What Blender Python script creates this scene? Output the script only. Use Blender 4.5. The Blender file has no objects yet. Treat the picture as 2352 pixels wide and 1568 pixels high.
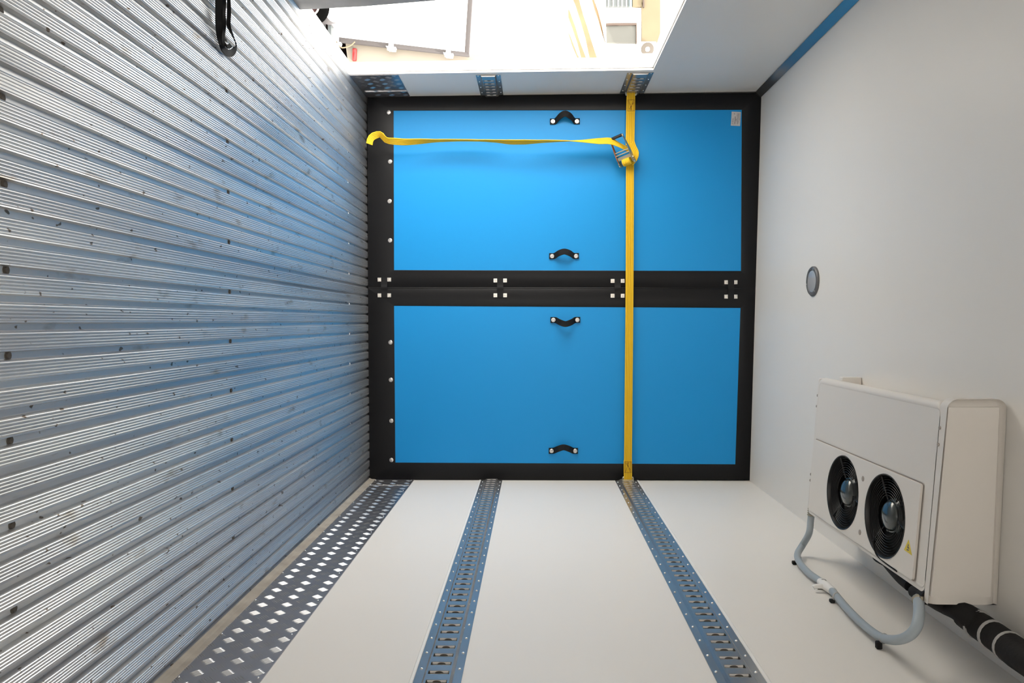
import bpy, bmesh, math, random
from mathutils import Vector, Matrix
random.seed(7)
C = bpy.context.scene.collection
S = bpy.context.scene
PI = math.pi

# ------------------------------------------------------------------ camera
F, CX, CY = 1680.0, 1176.0, 784.0
yc = Vector((52, 46, -F)).normalized()            # the truck's long axis seen from the lens
zc = Vector((1, .0042, 0)); zc = (zc - yc * zc.dot(yc)).normalized()
xc = yc.cross(zc)
CAM = Vector((0, 0, .98))
# rows: world axes expressed in camera axes -> camera axes in world
R = Matrix(((xc[0], xc[1], xc[2]), (yc[0], yc[1], yc[2]), (zc[0], zc[1], zc[2])))
cam = bpy.data.cameras.new('camera'); cam.sensor_width = 36; cam.lens = F / 2352 * 36
cam.clip_start = .02; cam.clip_end = 200
co = bpy.data.objects.new('camera', cam); C.objects.link(co)
co.matrix_world = Matrix.Translation(CAM) @ R.to_4x4()
S.camera = co

# ------------------------------------------------------------------ light
S.view_settings.view_transform = 'Standard'; S.view_settings.look = 'None'
S.view_settings.gamma = 1; S.view_settings.use_curve_mapping = False
S.view_settings.exposure = 0.1
SKY = 10.0
w = bpy.data.worlds.new('sky'); S.world = w; w.use_nodes = True
bgn = w.node_tree.nodes['Background']
bgn.inputs[0].default_value = (1.0, .968, .915, 1); bgn.inputs[1].default_value = SKY
sun = bpy.data.lights.new('sun', 'SUN'); sun.energy = 14; sun.angle = math.radians(2); sun.color = (1, .95, .87)
so = bpy.data.objects.new('sun', sun); C.objects.link(so)
so.rotation_euler = (math.radians(22), math.radians(38), 0)

def portal(name, loc, rot, sx, sy):
    l = bpy.data.lights.new(name, 'AREA'); l.shape = 'RECTANGLE'; l.size = sx; l.size_y = sy
    l.cycles.is_portal = True
    o = bpy.data.objects.new(name, l); C.objects.link(o); o.location = loc; o.rotation_euler = rot

# ------------------------------------------------------------------ pixel <-> place
def ray(u, v):
    return R @ Vector((u - CX, CY - v, -F))
def on_y(u, v, y):
    d = ray(u, v); return CAM + d * ((y - CAM.y) / d.y)
def on_x(u, v, x):
    d = ray(u, v); return CAM + d * ((x - CAM.x) / d.x)
def on_z(u, v, z):
    d = ray(u, v); return CAM + d * ((z - CAM.z) / d.z)

D = 4.28
XL = (on_y(843, 220, D).x + on_y(1748, 212, D).x) / 2
XR = (on_y(847, 1103, D).x + on_y(1722, 1103, D).x) / 2
ZL = on_y(1749, 212, D).z
ZR = on_y(1722, 1103, D).z
def zceil(x): return ZL + (ZR - ZL) * (x - XL) / (XR - XL)
Y0, Y1 = -2.6, D + .55
RX0, RX1 = -.62, -.06                  # unseen rear door gap, width and position shaped for fill light
print('XL %.3f XR %.3f ZL %.3f ZR %.3f floor %.3f %.3f' % (XL, XR, ZL, ZR, on_y(843, 220, D).z, on_y(847, 1103, D).z))

# ------------------------------------------------------------------ materials
def mat(name, col, rough=.5, metal=0, spec=.5, bump=None, var=None, coat=0):
    m = bpy.data.materials.new(name); m.use_nodes = True
    n = m.node_tree.nodes; l = m.node_tree.links; b = n['Principled BSDF']
    b.inputs['Base Color'].default_value = (*col, 1); b.inputs['Roughness'].default_value = rough
    b.inputs['Metallic'].default_value = metal; b.inputs['Specular IOR Level'].default_value = spec
    b.inputs['Coat Weight'].default_value = coat
    tc = n.new('ShaderNodeTexCoord')
    if var:                                     # (scale, amount)
        t = n.new('ShaderNodeTexNoise'); t.inputs['Scale'].default_value = var[0]; t.inputs['Detail'].default_value = 4
        l.new(tc.outputs['Object'], t.inputs['Vector'])
        mx = n.new('ShaderNodeMix'); mx.data_type = 'RGBA'
        mx.inputs[6].default_value = (*[c * (1 - var[1]) for c in col], 1)
        mx.inputs[7].default_value = (*[min(1, c * (1 + var[1])) for c in col], 1)
        l.new(t.outputs['Fac'], mx.inputs[0]); l.new(mx.outputs[2], b.inputs['Base Color'])
    if bump:                                    # (scale, strength, distance)
        t = n.new('ShaderNodeTexNoise'); t.inputs['Scale'].default_value = bump[0]; t.inputs['Detail'].default_value = 3
        l.new(tc.outputs['Object'], t.inputs['Vector'])
        bp = n.new('ShaderNodeBump'); bp.inputs['Strength'].default_value = bump[1]; bp.inputs['Distance'].default_value = bump[2]
        l.new(t.outputs['Fac'], bp.inputs['Height']); l.new(bp.outputs['Normal'], b.inputs['Normal'])
    return m

def floor_mat():
    m = mat('floor_aluminium', (.6, .6, .6), .34, .8)
    n = m.node_tree.nodes; l = m.node_tree.links; b = n['Principled BSDF']
    tc = n.new('ShaderNodeTexCoord')
    def noise(scale, detail, vec=(1, 1, 1)):
        mp = n.new('ShaderNodeMapping'); mp.inputs['Scale'].default_value = vec
        l.new(tc.outputs['Object'], mp.inputs['Vector'])
        t = n.new('ShaderNodeTexNoise'); t.inputs['Scale'].default_value = scale; t.inputs['Detail'].default_value = detail
        l.new(mp.outputs[0], t.inputs['Vector']); return t.outputs['Fac']
    def ramp(src, a, b_, c0, c1):
        r = n.new('ShaderNodeValToRGB'); r.color_ramp.elements[0].position = a; r.color_ramp.elements[1].position = b_
        r.color_ramp.elements[0].color = (*c0, 1); r.color_ramp.elements[1].color = (*c1, 1)
        l.new(src, r.inputs[0]); return r.outputs[0]
    def mixc(f, a, b_, mode='MIX'):
        x = n.new('ShaderNodeMix'); x.data_type = 'RGBA'; x.blend_type = mode
        for s, v in ((0, f), (6, a), (7, b_)):
            if isinstance(v, (int, float)): x.inputs[s].default_value = v
            elif isinstance(v, tuple): x.inputs[s].default_value = (*v, 1)
            else: l.new(v, x.inputs[s])
        return x.outputs[2]
    plank = ramp(noise(1.0, 2, (14, .25, 1)), .35, .65, (.50, .50, .51), (.66, .655, .645))
    specks = ramp(noise(60, 1, (1, .6, 1)), .715, .75, (0, 0, 0), (1, 1, 1))
    stains = ramp(noise(16, 5, (1, .4, 1)), .63, .74, (0, 0, 0), (1, 1, 1))
    c = mixc(stains, plank, (.34, .29, .24)); c = mixc(specks, c, (.16, .12, .09))
    l.new(c, b.inputs['Base Color'])
    r1 = ramp(noise(5, 4, (1, .3, 1)), .3, .75, (.30, .30, .30), (.42, .42, .42))
    l.new(r1, b.inputs['Roughness'])
    return m

M = {
 'floor': floor_mat(),
 'wall': mat('wall_white_gelcoat', (.80, .77, .73), .42, 0, .5, (1.6, .12, .01), (2.5, .012)),
 'ceil': mat('ceiling_white_gelcoat', (.79, .765, .73), .45, 0, .5, (1.2, .12, .01), (2.5, .012)),
 'plate': mat('plate_aluminium', (.42, .41, .43), .33, .9, .5, None, (9, .15)),
 'tread': mat('tread_bright_aluminium', (.46, .455, .45), .36, .9),
 'seal': mat('sealant_dusty', (.36, .32, .27), .75, 0, .3, None, (14, .35)),
 'galv': mat('galvanised_steel', (.44, .435, .43), .22, .72, .5, (30, .08, .002), (10, .12)),
 'galv2': mat('galvanised_inner', (.80, .77, .75), .5, .15),
 'hole': mat('rail_hole_dark', (.10, .085, .07), .7),
 'rivet': mat('rivet_steel', (.88, .88, .88), .22, 1),
 'black': mat('black_vinyl', (.0075, .0075, .0085), .38, 0, .2, (9, .25, .004)),
 'blue': mat('blue_panel', (.010, .285, .68), .40, 0, .25, (2, .05, .004)),
 'yellow': mat('yellow_webbing', (.80, .50, .022), .72, 0, .3, (260, .25, .0006)),
 'valley': mat('webbing_stripe_shade', (.40, .21, .008), .8, 0, .1),  # woven stripe in the rib valleys, groove shade put into its colour
 'stitch': mat('stitch_thread', (.20, .07, .01), .8),
 'strapblack': mat('black_webbing', (.008, .008, .009), .7, 0, .3, (200, .3, .0006)),
 'zinc': mat('zinc_steel', (.52, .49, .38), .32, .95, .5, None, (20, .12)),
 'orange': mat('rust_orange_plate', (.55, .16, .035), .45, .4),
 'grip': mat('grip_black_rubber', (.015, .016, .02), .5),
 'nut': mat('nut_steel', (.78, .74, .68), .35, .9, .5, None, (90, .25)),
 'bolt': mat('bolt_stainless', (.60, .58, .56), .30, .9, .5, None, (160, .4)),
 'label': mat('label_paper', (.62, .60, .60), .5),
 'ink': mat('label_ink', (.16, .15, .16), .6),
 'unit': mat('unit_offwhite_plastic', (.74, .70, .655), .42, 0, .45, (3, .05, .004)),
 'unitdark': mat('unit_seam', (.33, .29, .26), .6),
 'fan': mat('fan_black_plastic', (.006, .006, .007), .45),
 'hub': mat('fan_hub_gloss', (.055, .065, .065), .18, .2, .6, None, None, .6),
 'warn': mat('warning_yellow', (.75, .58, .05), .45),
 'hose': mat('hose_grey', (.36, .41, .45), .42, 0, .45, (70, .1, .001)),
 'insul': mat('foam_insulation', (.010, .009, .009), .75, 0, .3, (60, .5, .003)),
 'tie': mat('cable_tie_grey', (.42, .41, .40), .5),
 'clamp': mat('clamp_metal', (.45, .40, .30), .35, .8),
 'lampring': mat('lamp_ring_grey', (.12, .12, .125), .45, .1),
 'lens': mat('lamp_lens_grey', (.42, .43, .45), .2, 0, .6, (60, .4, .003), None, .5),
 'copper': mat('copper_coil', (.30, .10, .06), .4, .8),
 'trim': mat('anodised_trim', (.36, .37, .37), .2, .85),
 'edging': mat('edging_grey', (.42, .41, .40), .6, 0, .3, None, (12, .3)),
 'jamb': mat('jamb_white', (.85, .84, .82), .45),
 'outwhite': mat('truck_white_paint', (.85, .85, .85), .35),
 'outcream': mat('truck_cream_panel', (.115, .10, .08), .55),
 'gasket': mat('rubber_gasket_grey', (.034, .030, .030), .7, 0, .3, (40, .3, .004)),
 'red': mat('marker_red_plastic', (.13, .006, .006), .3),
 'tyre': mat('tyre_rubber', (.002, .002, .002), .9, 0, 0),
 'rim': mat('rim_paint', (.035, .02, .02), .7, 0, 0),
 'rimring': mat('rim_ring', (.2, .17, .16), .5),
 'fender': mat('fender_silver', (.075, .07, .072), .4, .0),
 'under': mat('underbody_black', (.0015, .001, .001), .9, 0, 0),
 'facade': mat('render_white', (.80, .78, .72), .9, 0, .2, None, (1.5, .05)),
 'cream': mat('render_cream', (.095, .078, .05), .9, 0, .2, None, (.9, .22)),
 'pane': mat('window_pane_grey', (.052, .052, .046), .5, 0, .3, None, (.8, .2)),
 'reveal': mat('window_reveal', (.035, .022, .016), .8),
 'shutter': mat('shutter_blue_grey', (.048, .054, .056), .6, 0, .3),
 'cyan': mat('frame_cyan', (.08, .17, .19), .5),
 'acgrille': mat('grille_brown', (.032, .025, .018), .7),
 'ground': mat('paving_pale', (.62, .60, .56), .9, 0, .2, None, (3, .1)),
}
M['streakbrown'] = mat('weathered_orange', (.115, .075, .045), .9, 0, .1, None, (1.2, .5))

# ------------------------------------------------------------------ mesh helpers
def obj(name, bm, m, parent=None, smooth=False, loc=None, angle=40):
    bmesh.ops.recalc_face_normals(bm, faces=bm.faces[:])
    me = bpy.data.meshes.new(name); bm.to_mesh(me); bm.free()
    for mm in (m if isinstance(m, (list, tuple)) else [m]): me.materials.append(M[mm])
    if smooth:
        for p in me.polygons: p.use_smooth = True
        me.set_sharp_from_angle(angle=math.radians(angle))
    o = bpy.data.objects.new(name, me); C.objects.link(o)
    if parent is not None: o.parent = parent
    if loc: o.location = loc
    return o
def thing(name, label, cat, loc=(0, 0, 0), group=None):
    o = bpy.data.objects.new(name, None); C.objects.link(o); o.location = loc; o.empty_display_size = .1
    return tag(o, label, cat, group)
def tag(o, label, cat, group=None, kind=None):
    o['label'] = label; o['category'] = cat
    if group: o['group'] = group
    if kind: o['kind'] = kind
    return o
def struct(name, bm, m, label=None, **k):
    o = obj(name, bm, m, **k); o['kind'] = 'structure'
    if label: o['label'] = label
    return o
def keep(o):                      # parent's location is undone so children may use world coordinates
    o.matrix_parent_inverse = Matrix.Translation(-Vector(o.parent.location)); return o

def face(bm, pts, mi=0):
    f = bm.faces.new([bm.verts.new(p) for p in pts]); f.material_index = mi; return f
def prism(bm, poly, off, mi=0):
    """closed prism from polygon poly (3-D points) pushed by vector off"""
    off = Vector(off); a = [bm.verts.new(Vector(p)) for p in poly]; b = [bm.verts.new(Vector(p) + off) for p in poly]
    n = len(a); fs = [bm.faces.new(a[::-1]), bm.faces.new(b)]
    for i in range(n): fs.append(bm.faces.new((a[i], a[(i + 1) % n], b[(i + 1) % n], b[i])))
    for f in fs: f.material_index = mi
    return a + b
def box(bm, x0, x1, y0, y1, z0, z1, mi=0):
    return prism(bm, [(x0, y0, z0), (x1, y0, z0), (x1, y1, z0), (x0, y1, z0)], (0, 0, z1 - z0), mi)
def bevel(bm, verts, off, seg=3):
    vs = set(verts); es = [e for e in bm.edges if e.verts[0] in vs and e.verts[1] in vs]
    bmesh.ops.bevel(bm, geom=es, offset=off, segments=seg, profile=.5, affect='EDGES')
def basis(axis):
    a = Vector(axis).normalized(); t = Vector((0, 0, 1)) if abs(a.z) < .9 else Vector((1, 0, 0))
    u = a.cross(t).normalized(); return u, a.cross(u).normalized(), a
def lathe(bm, c, axis, prof, n=24, mi=0, cap=True):
    """prof: list of (radius, height along axis)"""
    u, v, a = basis(axis); c = Vector(c); rings = []
    for r, h in prof:
        if r < 1e-6: rings.append([bm.verts.new(c + a * h)])
        else: rings.append([bm.verts.new(c + a * h + (u * math.cos(2 * PI * i / n) + v * math.sin(2 * PI * i / n)) * r) for i in range(n)])
    for A, B in zip(rings, rings[1:]):
        for i in range(n):
            j = (i + 1) % n
            q = [A[i % len(A)], A[j % len(A)], B[j % len(B)], B[i % len(B)]]
            q2 = []
            for x in q:
                if x not in q2: q2.append(x)
            if len(q2) > 2:
                f = bm.faces.new(q2); f.material_index = mi
    if cap:
        for rg in (rings[0], rings[-1]):
            if len(rg) > 2:
                f = bm.faces.new(rg); f.material_index = mi
def smooth_path(pts, k=8):
    pts = [Vector(p) for p in pts]; out = []
    P = [pts[0] * 2 - pts[1]] + pts + [pts[-1] * 2 - pts[-2]]
    for i in range(1, len(P) - 2):
        for s in range(k):
            t = s / k; a, b, c, d = P[i - 1:i + 3]
            out.append(.5 * ((2 * b) + (c - a) * t + (2 * a - 5 * b + 4 * c - d) * t * t + (3 * b - a - 3 * c + d) * t ** 3))
    out.append(pts[-1].copy()); return out
def tube(bm, pts, rad, n=14, mi=0, k=8, smooth=True):
    P = smooth_path(pts, k) if smooth else [Vector(p) for p in pts]
    m = len(P); rads = rad if isinstance(rad, (list, tuple)) else [rad] * 2
    rings = []; up = None
    for i, p in enumerate(P):
        t = (P[min(i + 1, m - 1)] - P[max(i - 1, 0)]).normalized()
        if up is None: u, v, _ = basis(t)
        else:
            u = (up - t * up.dot(t)).normalized(); v = t.cross(u)
        up = u
        f = i / (m - 1) * (len(rads) - 1); a = int(min(f, len(rads) - 2)); r = rads[a] + (rads[a + 1] - rads[a]) * (f - a)
        rings.append([bm.verts.new(p + (u * math.cos(2 * PI * j / n) + v * math.sin(2 * PI * j / n)) * r) for j in range(n)])
    for A, B in zip(rings, rings[1:]):
        for j in range(n):
            f = bm.faces.new((A[j], A[(j + 1) % n], B[(j + 1) % n], B[j])); f.material_index = mi
    for rg in (rings[0], rings[-1]): bm.faces.new(rg).material_index = mi
    return P
def ribbon(bm, P, W, w, th, ribs=0, mi=0):
    """woven band: path P, width direction W per point, width w, thickness th, lengthwise ribs"""
    m = len(P); rows = []
    nseg = max(1, ribs * 6)
    for i in range(m):
        t = (P[min(i + 1, m - 1)] - P[max(i - 1, 0)]).normalized()
        wd = W[i] if isinstance(W, list) else W
        wd = (wd - t * wd.dot(t)).normalized(); nn = t.cross(wd)
        top, bot = [], []
        for s in range(nseg + 1):
            x = (s / nseg - .5) * w; h = th / 2
            if ribs: h += th * .85 * abs(math.sin(PI * s / nseg * ribs))
            top.append(bm.verts.new(P[i] + wd * x + nn * h)); bot.append(bm.verts.new(P[i] + wd * x - nn * h))
        rows.append(top + bot[::-1])
    k = len(rows[0])
    for A, B in zip(rows, rows[1:]):
        for j in range(k):
            s_ = j if j <= nseg else 2 * nseg + 1 - j - 1
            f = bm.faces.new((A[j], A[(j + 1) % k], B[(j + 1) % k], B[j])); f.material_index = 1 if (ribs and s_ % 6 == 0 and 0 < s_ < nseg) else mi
    for rg in (rows[0], rows[-1]): bm.faces.new(rg).material_index = mi
def holed(bm_out, outer, holes, z, depth, mi=0):
    """flat plate (in XY at height z, thickness depth) with holes, via a filled 2-D curve"""
    cu = bpy.data.curves.new('t', 'CURVE'); cu.dimensions = '2D'; cu.fill_mode = 'BOTH'; cu.extrude = depth / 2
    for poly in [outer] + holes:
        sp = cu.splines.new('POLY'); sp.points.add(len(poly) - 1); sp.use_cyclic_u = True
        for p, q in zip(sp.points, poly): p.co = (q[0], q[1], 0, 1)
    t = bpy.data.objects.new('t', cu); C.objects.link(t)
    dg = bpy.context.evaluated_depsgraph_get(); me = bpy.data.meshes.new_from_object(t.evaluated_get(dg))
    me.transform(Matrix.Translation((0, 0, z)))
    n0 = len(bm_out.faces); bm_out.from_mesh(me); bm_out.faces.ensure_lookup_table()
    for f in bm_out.faces[n0:]: f.material_index = mi
    bpy.data.objects.remove(t); bpy.data.curves.remove(cu); bpy.data.meshes.remove(me)
def circle(cx, cy, r, n=48): return [(cx + r * math.cos(2 * PI * i / n), cy + r * math.sin(2 * PI * i / n)) for i in range(n)]

# ================================================================== the truck body
WT = .058                                       # wall thickness
DY0, DY1 = on_x(950, -4, XL - .004).y, on_x(1200, 165, XL).y      # side doorway
DZ = on_x(1501, 160, XL).z                                       # its head
print('door', DY0, DY1, DZ)
portal('doorway_portal', (XL - WT, (DY0 + DY1) / 2, DZ / 2), (0, math.radians(-90), 0), DZ, DY1 - DY0)
portal('rear_portal', ((RX0 + RX1) / 2, Y0 - .01, 1.1), (math.radians(90), 0, 0), RX1 - RX0, 2.2)

# floor
bm = bmesh.new(); PITCH = .0535; GW = .0175
g0 = -.154; k0 = int((XL - g0) / PITCH) - 1
prof = []
def px(x, z):
    if XL - .001 <= x <= XR + .001: prof.append((x, z))
for k in range(k0, 45):
    c = g0 + k * PITCH
    px(c - GW / 2, 0); px(c - GW / 2 + .0025, -.0105); px(c + GW / 2 - .0025, -.0105); px(c + GW / 2, 0)
    a = c + GW / 2 + .0015; top = PITCH - GW - .003; nr = 5
    for r in range(nr):
        x = a + top * (r + .15) / nr; s = top / nr
        px(x, -.0006); px(x + s * .20, .0010); px(x + s * .35, .0012); px(x + s * .50, .0010); px(x + s * .70, -.0006)
prof = [(XL, 0)] + prof + [(XR, 0)]
ys = [Y0 + (Y1 - Y0) * i / 4 for i in range(5)]
rows = [[bm.verts.new((x, y, z)) for x, z in prof] for y in ys]
for A, B in zip(rows, rows[1:]):
    for i in range(len(prof) - 1): bm.faces.new((A[i], A[i + 1], B[i + 1], B[i]))
box(bm, XL - .09, XR + .05, Y0, Y1, -.08, -.014)
box(bm, XL - .035, XL, DY0 + .002, DY1 - .002, -.013, -.0005)   # door sill
floor = struct('floor', bm, 'floor', 'ribbed aluminium floor of the cargo body')
# screws in the grooves
def screw(bm, c, r=.006):
    lathe(bm, c, (0, 0, 1), [(r * 1.5, 0), (r * 1.5, .001), (r, .0012), (r * .9, .003), (r * .3, .0032), (0, .0026)], 12)
sy = [on_z(535, 700, 0).y, on_z(28, 700, 0).y, on_z(806, 600, 0).y]
for yy in sy:
    for j in range(-8, 6):
        k = j * 3 + 1; x = g0 + k * PITCH
        if XL + .03 < x < XR - .03 and not (yy < 2 and abs(x) > .95):
            b2 = bmesh.new(); screw(b2, (0, 0, 0)); s_ = obj('screw', b2, 'hole' if yy < 3 else 'rivet', floor, True, (x, yy, -.0105))

# right wall, front wall, ceiling
bm = bmesh.new(); prism(bm, [(XR, Y0, -.05), (XR + WT, Y0, -.05), (XR + WT, Y0, 2.5), (XR, Y0, 2.5)], (0, Y1 - Y0, 0))
wall_r = struct('wall_right', bm, 'wall', 'smooth off-white right wall')
bm = bmesh.new()
box(bm, XL - WT, XL, DY1, Y1, -.05, 2.5); box(bm, XL - WT, XL, DY0, DY1, DZ, 2.5); box(bm, XL - WT, XL, Y0, DY0, -.05, 2.5)
bmesh.ops.remove_doubles(bm, verts=bm.verts[:], dist=1e-5)
wall_l = struct('wall_left', bm, 'wall', 'off-white left wall around the open side doorway')
bm = bmesh.new(); box(bm, XL - WT, XR + WT, Y1, Y1 + WT, -.05, 2.5); struct('wall_front', bm, 'wall')
bm = bmesh.new(); box(bm, XL - WT, RX0, Y0 - WT, Y0, -.05, 2.5); box(bm, RX1, XR + WT, Y0 - WT, Y0, -.05, 2.5); box(bm, RX0, RX1, Y0 - WT, Y0, 2.2, 2.5); struct('wall_back', bm, 'wall')
bm = bmesh.new()
prism(bm, [(XL - WT, Y0, zceil(XL - WT)), (XR + WT, Y0, zceil(XR + WT)), (XR + WT, Y0, zceil(XR) + .08), (XL - WT, Y0, zceil(XL) + .08)], (0, Y1 + WT - Y0, 0))
ceil = struct('ceiling', bm, 'ceil', 'plain off-white ceiling')

# cove trim between left wall and ceiling
t1 = on_y(1733, 209, D); t2 = on_y(1748, 221, D); tw = .032
bm = bmesh.new()
prism(bm, [(XL, Y0, ZL - tw), (XL + .004, Y0, ZL - tw - .003), (XL + tw + .003, Y0, ZL - .004), (XL + tw, Y0, zceil(XL + tw)), (XL, Y0, ZL)], (0, D - .002 - Y0, 0))
struct('trim_1', bm, 'trim', 'shiny strip along the corner of left wall and ceiling')
# doorway lining: jambs and head
bm = bmesh.new()
box(bm, XL - WT - .004, XL - .012, DY1 - .006, DY1 + .01, 0, DZ)
box(bm, XL - WT - .004, XL - .012, DY0, DY1, DZ - .006, DZ + .01)
struct('trim_2', bm, 'jamb', 'white lining of the side doorway')
ja, jb = on_x(676, 15, XL - .012), on_x(835, 7, XL - .012)
bm = bmesh.new(); prism(bm, [(XL - WT + .01, DY0 - .02, -.012), (XL - WT + .01, ja.y, -.012), (XL - WT + .01, jb.y, jb.z), (XL - WT + .01, DY0 + .004, jb.z + .35), (XL - WT + .01, DY0 - .02, jb.z + .35)], (WT - .008, 0, 0))
struct('trim_3', bm, 'edging', 'grey metal edging on the near side of the doorway')
# sealant strips along the floor
bm = bmesh.new(); prism(bm, [(XR - .004, Y0, 0), (XR - .013, Y0, .001), (XR - .009, Y0, .006), (XR - .004, Y0, .022)], (0, D - Y0, 0))
struct('trim_4', bm, 'seal', 'dusty sealant bead along the foot of the right wall')

# ------------------------------------------------------------------ tread-plate kick boards
def bar(bm, c, d, n, L=.030, wd=.0036, h=.0013, mi=1):
    d = d.normalized(); s = n.cross(d)
    e0, e1 = c - d * L / 2, c + d * L / 2
    q = [e0, e0 + d * L * .2 - s * wd / 2, e1 - d * L * .2 - s * wd / 2, e1, e1 - d * L * .2 + s * wd / 2, e0 + d * L * .2 + s * wd / 2]
    lo = [bm.verts.new(p) for p in q]; a = bm.verts.new(e0 + d * L * .25 + n * h); b = bm.verts.new(e1 - d * L * .25 + n * h)
    for f in ((lo[0], lo[1], a), (lo[1], lo[2], b, a), (lo[2], lo[3], b), (lo[3], lo[4], b), (lo[4], lo[5], a, b), (lo[5], lo[0], a)):
        bm.faces.new(f).material_index = mi
def kick(name, x, nx, y0, y1, h, label):
    bm = bmesh.new(); n = Vector((nx, 0, 0))
    box(bm, min(x, x + nx * .003), max(x, x + nx * .003), y0, y1, 0, h)
    xs = x + nx * .0031; py, pz = .067, .0805
    for i in range(int((y1 - y0) / py) + 2):
        for j in range(-1, 4):
            for ph, sg in ((0, 1), (.5, -1)):
                yy = y0 + (i + ph) * py + j * .004; zz = .0785 + (j + ph) * pz - .0805
                d = Vector((0, 1, sg * 1.0)).normalized(); s = n.cross(d)
                for q in range(-2, 3):
                    c = Vector((xs, yy, zz)) + s * q * .0068
                    if not (y0 + .015 < c.y < y1 - .015 and .014 < c.z < h - .012): continue
                    bar(bm, c, d, n)
    o = struct(name, bm, ['plate', 'tread'], label)
    return o
KH = (on_x(598, 1568, XR).z + on_x(897, 1173, XR).z) / 2
ky = on_x(900, 1115, XR).y
bR = kick('baseboard_right', XR, -1, Y0, D, KH, 'aluminium tread plate kick board along the right wall')
bL = kick('baseboard_left', XL, 1, DY1 + .01, D, on_y(942, 212, D).z, 'short aluminium tread plate kick board on the left wall')
bm = bmesh.new(); box(bm, XR - .0065, XR - .003, ky - .002, ky + .002, .02, KH - .004); o = obj('plate_joint', bm, 'rivet', bR)
ky2 = on_x(900, 208, XL).y
bm = bmesh.new(); box(bm, XL + .003, XL + .0065, ky2 - .002, ky2 + .002, .02, KH - .004); obj('plate_joint', bm, 'rivet', bL)
# dusty smear of sealant over the plate's foot
bm = bmesh.new(); prism(bm, [(XR - .003, Y0, .018), (XR - .0062, Y0, .018), (XR - .0052, Y0, .034), (XR - .003, Y0, .036)], (0, D - Y0, 0)); obj('sealant_smear', bm, 'seal', bR)
def dome(bm, c, n, r=.0035, h=.0022):
    lathe(bm, c, n, [(r, 0), (r * .85, h * .6), (r * .4, h), (0, h)], 8)
rv = bmesh.new(); dome(rv, (0, 0, 0), (-1, 0, 0)); base_rivet = obj('rivet', rv, 'rivet', bR, True, (XR - .003, 1.75, .012))
for i in range(10):
    for zz in ((.042, KH - .012)):
        c = base_rivet.copy(); C.objects.link(c); c.parent = bR; c.location = (XR - .0045, 1.87 + .265 * i, zz)

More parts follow.
